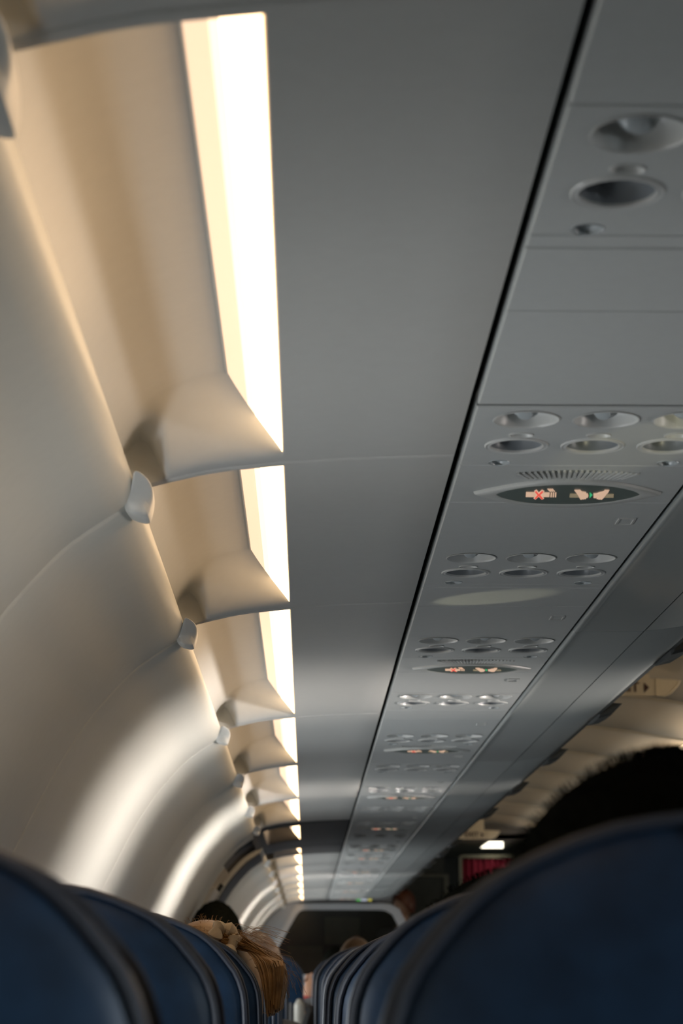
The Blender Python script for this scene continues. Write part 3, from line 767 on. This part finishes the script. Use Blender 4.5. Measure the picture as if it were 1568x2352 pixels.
def hand_chain(V, E, R, w, dirv, side, palm, r=.009):
    """append a palm and five bent fingers at vertex w"""
    W = Vector(V[w]); dv = Vector(dirv).normalized(); sd = Vector(side).normalized(); dn = Vector(palm).normalized()
    V.append(tuple(W+dv*.05)); R.append((.038, .016)); E.append((w, len(V)-1)); pm = len(V)-1
    for q, ln in enumerate((.070, .082, .076, .058)):
        b = W+dv*.085+sd*(.030-.020*q)
        V.append(tuple(b)); R.append(.0095); E.append((pm, len(V)-1))
        V.append(tuple(b+dv*ln*.5+dn*.010)); R.append(.0085); E.append((len(V)-2, len(V)-1))
        V.append(tuple(b+dv*ln*.8+dn*.034)); R.append(.007); E.append((len(V)-2, len(V)-1))
    b = W+dv*.03+sd*.036
    V.append(tuple(b)); R.append(.012); E.append((pm, len(V)-1))
    V.append(tuple(b+dv*.035+sd*.018+dn*.008)); R.append(.010); E.append((len(V)-2, len(V)-1))
    V.append(tuple(b+dv*.062+sd*.014+dn*.018)); R.append(.008); E.append((len(V)-2, len(V)-1))
def person(label, head, hairm, shirtm, top=.05, fuzz=250, flen=.02, hair_s=1.10, seated=True, lean=(0, 0), woolly=0., face=0., long_hair=None, wide=1.0, arm_out=None, sw=1.0):
    """head: world centre of the head; the figure looks towards +y. face: turn of the head about z"""
    hx, hy, hz = head
    foot = 0.0
    if seated:
        pel = Vector((hx+lean[0], hy+.10+lean[1], .705)); 
    else:
        pel = Vector((hx, hy, .95))
    H = Vector(head)
    nk = H+Vector((0, -.03, -.13)); ch = pel.lerp(nk, .72)+Vector((0, .035 if seated else 0, 0)); sp = pel.lerp(nk, .36)+Vector((0, .02 if seated else 0, 0))
    sh = pel.lerp(nk, .88)
    def skel(kind):
        V = [tuple(pel)]; R = [(.15, .11)]; E = []
        def a(p, r, fr):
            V.append(tuple(p)); R.append(r); E.append((fr, len(V)-1)); return len(V)-1
        grow = {'body': 0, 'shirt': .014, 'legs': .012}[kind]
        R[0] = (.15+grow, .11+grow)
        if kind != 'legs':
            s1 = a(sp, (.135+grow, .10+grow), 0); c1 = a(ch, (.155+grow, .105+grow), s1); n0 = a(sh+Vector((0, 0, .01)), (.075+grow*.5, .06+grow*.5), c1)
            if kind == 'body':
                n1 = a(nk, .052, n0); a(H+Vector((0, -.01, -.05)), .058, n1)
            for s_ in (-1, 1):
                so = a(sh+Vector((s_*.165*sw, 0, -.04)), .056+grow, c1)
                if arm_out and s_ == arm_out[0]:
                    el = a(sh+Vector(arm_out[1]), .044+grow, so); wr = a(sh+Vector(arm_out[2]), .030+(grow if kind == 'shirt' else 0), el)
                elif seated:
                    el = a(sh+Vector((s_*.215*sw, .06, -.30 if hz > 1.15 else -.20)), .043+grow, so); wr = a(pel+Vector((s_*.10, .27, .12)), .030+(grow if kind == 'shirt' else 0), el)
                else:
                    el = a(sh+Vector((s_*.215, -.02, -.32)), .043+grow, so); wr = a(sh+Vector((s_*.22, .07, -.56)), .030+(grow if kind == 'shirt' else 0), el)
                if kind == 'body':
                    dv = Vector(V[wr])-Vector(V[el]); hand_chain(V, E, R, wr, dv, (-s_, .2, 0), (0, .2, -1))
        if kind != 'shirt':
            for s_ in (-1, 1):
                hp = a(pel+Vector((s_*.09, .03, -.02)), .085+grow, 0)
                if seated:
                    kn = a(Vector((hx+lean[0]+s_*.11, pel.y+.27, .68)), .062+grow, hp); an = a(Vector((hx+lean[0]+s_*.11, pel.y+.25, .09)), .040+grow, kn)
                else:
                    kn = a(Vector((pel.x+s_*.09, pel.y+.01, .50)), .062+grow, hp); an = a(Vector((pel.x+s_*.09, pel.y-.01, .09)), .042+grow, kn)
                if kind == 'body': a(Vector(V[an])+Vector((0, .13, -.055)), .034, an)
        return V, E, R
    V, E, R = skel('body'); vs, fs_ = skin_mesh(V, E, R)
    mb = MB().add(vs, fs_)
    hm = head_mb((0, 0, 0)); rot = Matrix.Rotation(face, 3, 'Z')
    hm.v = [tuple(H+rot @ Vector((p[0]*wide, p[1]*wide, p[2]))) for p in hm.v]; mb.add(hm.v, hm.f)
    root_loc = (pel.x, pel.y, 0)
    o = mb.build('person', SKIN, None, root_loc, merge=0, recalc=False); tag(o, label, 'person')
    V, E, R = skel('shirt'); vs, fs_ = skin_mesh(V, E, R); MB().add(vs, fs_).build('shirt', shirtm, o, merge=0)
    V, E, R = skel('legs'); vs, fs_ = skin_mesh(V, E, R); MB().add(vs, fs_).build('trousers', GREYC, o, merge=0)
    # hair: cap over skull, open at the face, with short strands
    rng = random.Random(label)
    rows = []; n, m = 40, 22; surf = []
    for i in range(m+1):
        t = math.radians(1)+(math.radians(118))*i/m; row = []
        for k in range(n):
            a_ = 2*math.pi*k/n
            tt = t
            fr_ = max(0., math.cos(a_))                 # towards the face the cap stops high on the brow
            tt = t*(1-.42*fr_**1.5)
            x = math.sin(tt)*math.sin(a_); y = math.sin(tt)*math.cos(a_); z = math.cos(tt)
            if not long_hair and math.degrees(t) > 95: x *= .97; y *= .97
            w = 1+woolly*(rng.random()-.5)
            p = Vector((.076*wide*hair_s*w*x, .098*wide*hair_s*w*y-.004, .118*hair_s*w*z+.004))
            row.append(tuple(H+rot @ p)); surf.append((H+rot @ p, (rot @ Vector((x, y, z))).normalized()))
        rows.append(row)
    hb = MB().grid(rows, True)
    ho = hb.build('hair', hairm, o)
    if fuzz:
        st = MB()
        for _ in range(fuzz):
            ii = rng.randrange(m); kk = rng.randrange(n); fa, fb = rng.random(), rng.random()
            g_ = lambda i_, k_: surf[i_*n+k_ % n]
            c4 = [g_(ii, kk), g_(ii, kk+1), g_(ii+1, kk), g_(ii+1, kk+1)]; w4 = [(1-fa)*(1-fb), (1-fa)*fb, fa*(1-fb), fa*fb]
            p = sum((c_[0]*w_ for c_, w_ in zip(c4, w4)), Vector()); nn = sum((c_[1]*w_ for c_, w_ in zip(c4, w4)), Vector()).normalized()
            q = nn+Vector((rng.uniform(-.6,.6), rng.uniform(-.6,.6), rng.uniform(-.7,.3)))
            q.normalize(); L = flen*rng.uniform(.4, 1.2)
            st.tube([p-nn*.003, p+q*L*.5+nn*.003, p+q*L+Vector((0, 0, -.15*L))], [.00035, .0003, .0001], 3, False)
        st.build('hair_strands', hairm, o, merge=0, recalc=False)
    return o, H, rot
person('person with short black hair in the nearest middle seat', (.189, 1.135, ZC-.018), HBLK, GREYC, fuzz=3500, flen=.0045, hair_s=1.06, woolly=0, wide=1.27, lean=(.02, .1))
person('person with short dark hair in the middle seat of the second row', (.172, 1.885, ZC-.046), HBLK, GREYC, fuzz=1500, flen=.0045, hair_s=1.06, woolly=0, wide=1.27, lean=(.03, .1))
person('person with a rounded mass of woolly dark hair in a window seat', (-.318, 7.78, ZC+.082), HWOOL, GREYC, fuzz=800, flen=.008, hair_s=1.32, woolly=.04, wide=1.0, sw=.72, lean=(.05, 0))
b, H, rot = person('blond person leaning to the seat gap with a cream hair tie', (-.152, 3.42, ZC-.053), HBLD, GREYC, fuzz=120, flen=.014, hair_s=1.08, long_hair=True, lean=(-.08, .1), face=-.5, sw=.75)
# long loose hair falling over the seat edge
rng = random.Random(3); st = MB()
knot = H+Vector((.030, -.058, .106))
for _ in range(650):
    u = rng.random(); w = rng.uniform(-1, 1)
    p0 = knot+Vector((rng.uniform(-.012,.022), rng.uniform(-.02,.02), rng.uniform(-.014,.004)))
    x1 = -.088+.040*u; x2 = -.066+.034*u+.004*w; 
    p1 = Vector((x1, 3.37+.02*w, ZC+.035-.012*u+.006*w)); p2 = Vector((x2, 3.36+.03*w, ZC+.004-.006*w-.012*(1-u)))
    p3 = Vector((-.056+.018*u+.004*w, 3.36+.03*w, ZC-.028-.04*rng.random()*(1-.3*u)))
    st.tube(resample([p0, p1, p2, p3], .012), .0011, 3, False)
st.build('long_hair', HBLD, b, merge=0, recalc=False)
st = MB()
for _ in range(120):     # fly-away strands
    p0 = knot+Vector((rng.uniform(-.07,.03), rng.uniform(-.02,.02), rng.uniform(-.02,.0)))
    d_ = Vector((rng.uniform(-.02,.06), 0, rng.uniform(.0,.028)))
    p1 = p0+d_*.6+Vector((0, 0, .006)); p2 = p0+d_+Vector((rng.uniform(0,.03), 0, -.012))
    st.tube(resample([p0, p1, p2], .01), .00025, 3, False)
for _ in range(60):
    p0 = Vector((-.08+.04*rng.random(), 3.36, ZC+.03-.03*rng.random())); e = Vector((rng.uniform(.01,.045), 0, rng.uniform(-.05,-.01)))
    st.tube(resample([p0, p0+e*.5+Vector((.008,0,.006)), p0+e], .01), .00028, 3, False)
st.build('loose_strands', HBLD, b, merge=0, recalc=False)
sc = MB(); rng = random.Random(5)
pts = []
for k in range(25):
    a = 2*math.pi*k/24; pts.append((knot.x-.004+.016*math.cos(a)+.003*math.sin(3*a), knot.y-.012+.006*math.sin(2*a), knot.z-.010+.022*math.sin(a)))
sc.tube(pts, [.010+.003*math.sin(k*2.1) for k in range(25)], 10, False).build('hair_tie', SCRUN, b, merge=0)
person('person with brown hair ahead of the blond ponytail', (-.150, 6.62, ZC-.018), HBRN, GREYC, fuzz=200, flen=.012, hair_s=1.12, woolly=.03, lean=(-.1, .1), sw=.8)
person('person with sandy hair above the middle seats far ahead', (.208, 9.25, ZC+.015), HTAN, GREYC, fuzz=200, flen=.01, hair_s=1.04, lean=(.04, .05))
person('person with dark hair low behind the far middle seats', (.155, 11.6, ZC+.0), HBLK, GREYC, fuzz=200, flen=.01, hair_s=1.06, lean=(.1, .05))
person('standing person with auburn hair beyond the partition by the galley', (.80, 18.2, 1.60), HRED, GREYC, fuzz=300, flen=.015, hair_s=1.12, seated=False, face=math.pi*.75, long_hair=True)
person('person in a red top with an elbow out in the seat gap', (-.30, 12.0, ZC+.02), HBRN, RED, fuzz=100, flen=.01, lean=(.05, .05), sw=.75, arm_out=(1, (.27, .02, -.20), (.31, .08, .02)))

# ------------------------------------------------------------------ light
wd = bpy.data.worlds.new('World'); SC.world = wd; wd.use_nodes = True
wd.node_tree.nodes['Background'].inputs['Color'].default_value = (.75,.86,1,1); wd.node_tree.nodes['Background'].inputs['Strength'].default_value = 1.2
def win_light(c, power, mirror=False, col=(.93,.97,1.0), tilt=12):
    L = bpy.data.lights.new('window_daylight', 'AREA'); L.shape = 'RECTANGLE'; L.size = .29; L.size_y = .22; L.energy = power; L.color = col
    o = bpy.data.objects.new('window_daylight', L); COL.objects.link(o)
    x = -.555 if not mirror else 2*CX+.555
    o.location = (x, c, ZC-.105)
    s_ = 1 if not mirror else -1
    d = Vector((s_*math.cos(math.radians(tilt)), 0, math.sin(math.radians(tilt))))
    o.rotation_euler = d.to_track_quat('-Z', 'Y').to_euler()
    return o
POW = {}
wins = []
for i, (a, b) in enumerate(zip(SEAMS, SEAMS[1:])):
    if a == 7.86: continue
    L = b-a; aa = a if i else Y0; L = b-aa
    wins += [aa+L*.26, aa+L*.76]
def wp(c):
    # shades: how far each window is open
    tab = [(0, .4), (1.0, .7), (1.5, 1.6), (1.97, 2.2), (2.48, 1.0), (2.94, .45), (3.53, .7), (4.24, 2.6), (4.86, 2.6), (5.4, .6), (5.96, .7), (6.52, 2.6), (7.07, 1.8), (7.6, .3), (9.3, .5), (10.5, 2.5), (11.5, 2.5), (13, 3), (14, 1.5), (16, 3)]
    if c <= tab[0][0]: return .4
    for (x0, p0), (x1, p1) in zip(tab, tab[1:]):
        if x0 <= c <= x1: return p0+(p1-p0)*(c-x0)/(x1-x0)
    return 1.5
for c in wins:
    win_light(c, wp(c)*2.75*(.1 if c < .4 else .2 if c < 1.3 else .6 if c < 1.5 else 1)); win_light(c, (.75 if c > 1.6 else .2), True)
def beam(c, power, spread, up, dy=0., col=(1.0,.90,.84)):
    # bright cloud glare through one window across the aisle
    L = bpy.data.lights.new('window_glare', 'AREA'); L.shape = 'RECTANGLE'; L.size = .29; L.size_y = .22; L.energy = power; L.color = col; L.spread = math.radians(spread)
    o = bpy.data.objects.new('window_glare', L); COL.objects.link(o); o.location = (2*CX+.56, c-dy, ZC-.105)
    o.rotation_euler = Vector((-math.cos(math.radians(up)), dy/3.5, math.sin(math.radians(up)))).to_track_quat('-Z', 'Y').to_euler()
for c, pw_, sp in ((2.0, 1.0, 30), (4.2, 5.6, 22), (6.5, 4.6, 17), (10.6, 3, 20), (12.6, 3.5, 16), (14.6, 3, 16), (16.0, 3, 14)):
    beam(c, pw_, sp, 7)
def rear_fill(y, dst, power, spread):  # added fill light from behind the camera, aimed at the nearest seat backs
    L = bpy.data.lights.new('window_glare', 'AREA'); L.shape = 'RECTANGLE'; L.size = .29; L.size_y = .22; L.energy = power; L.color = (.86,.95,1.0); L.spread = math.radians(spread)
    o = bpy.data.objects.new('window_glare', L); COL.objects.link(o); o.location = (2*CX+.56, y, ZC-.105)
    o.rotation_euler = (Vector((dst[0], dst[1], dst[2]+ZC))-o.location).to_track_quat('-Z', 'Y').to_euler()
rear_fill(-.55, (.35, .95, -.12), 2.0, 28)
rear_fill(-1.05, (-.25, .95, -.12), 1.5, 22)
def glint(src, dst, ang, power, col):
    L = bpy.data.lights.new('sun_glint', 'SPOT'); L.energy = power; L.spot_size = math.radians(ang); L.spot_blend = .5; L.shadow_soft_size = .003; L.color = col
    o = bpy.data.objects.new('sun_glint', L); COL.objects.link(o); o.location = (src[0], src[1], src[2]+ZC)
    o.rotation_euler = (Vector(dst)-Vector(src)).to_track_quat('-Z', 'Y').to_euler()
glint((-.30, 3.55, .12), (.265, 3.13, .5333), 8, 8, (1.0,.95,.66))
glint((.75, 1.2, .0), (.345, 2.19, .5333), 7, 9, (1.0,.93,.62))

# ------------------------------------------------------------------ camera
cam = bpy.data.cameras.new('Camera'); co = bpy.data.objects.new('Camera', cam); COL.objects.link(co)
cam.sensor_fit = 'VERTICAL'; cam.sensor_height = 23.5; cam.sensor_width = 15.667; cam.lens = 5004/2352*23.5
p_ = math.atan((2232-1176)/5004); psi = math.atan((784-703)/5004*math.cos(p_))
F = Vector((math.sin(psi)*math.cos(p_), math.cos(psi)*math.cos(p_), math.sin(p_)))
co.location = (0, 0, ZC); co.rotation_euler = F.to_track_quat('-Z', 'Y').to_euler()
cam.clip_start = .02; cam.clip_end = 100
cam.dof.use_dof = True; cam.dof.focus_distance = 3.0; cam.dof.aperture_fstop = 7.0; cam.dof.aperture_blades = 0
SC.camera = co
vs_ = SC.view_settings; SC.display_settings.display_device = 'sRGB'
vs_.view_transform = 'Standard'; vs_.look = 'None'; vs_.exposure = 0; vs_.gamma = 1; vs_.use_curve_mapping = False
SC.cycles.max_bounces = 10; SC.cycles.diffuse_bounces = 6; SC.cycles.sample_clamp_indirect = 6; SC.cycles.use_denoising = True; SC.cycles.transparent_max_bounces = 12
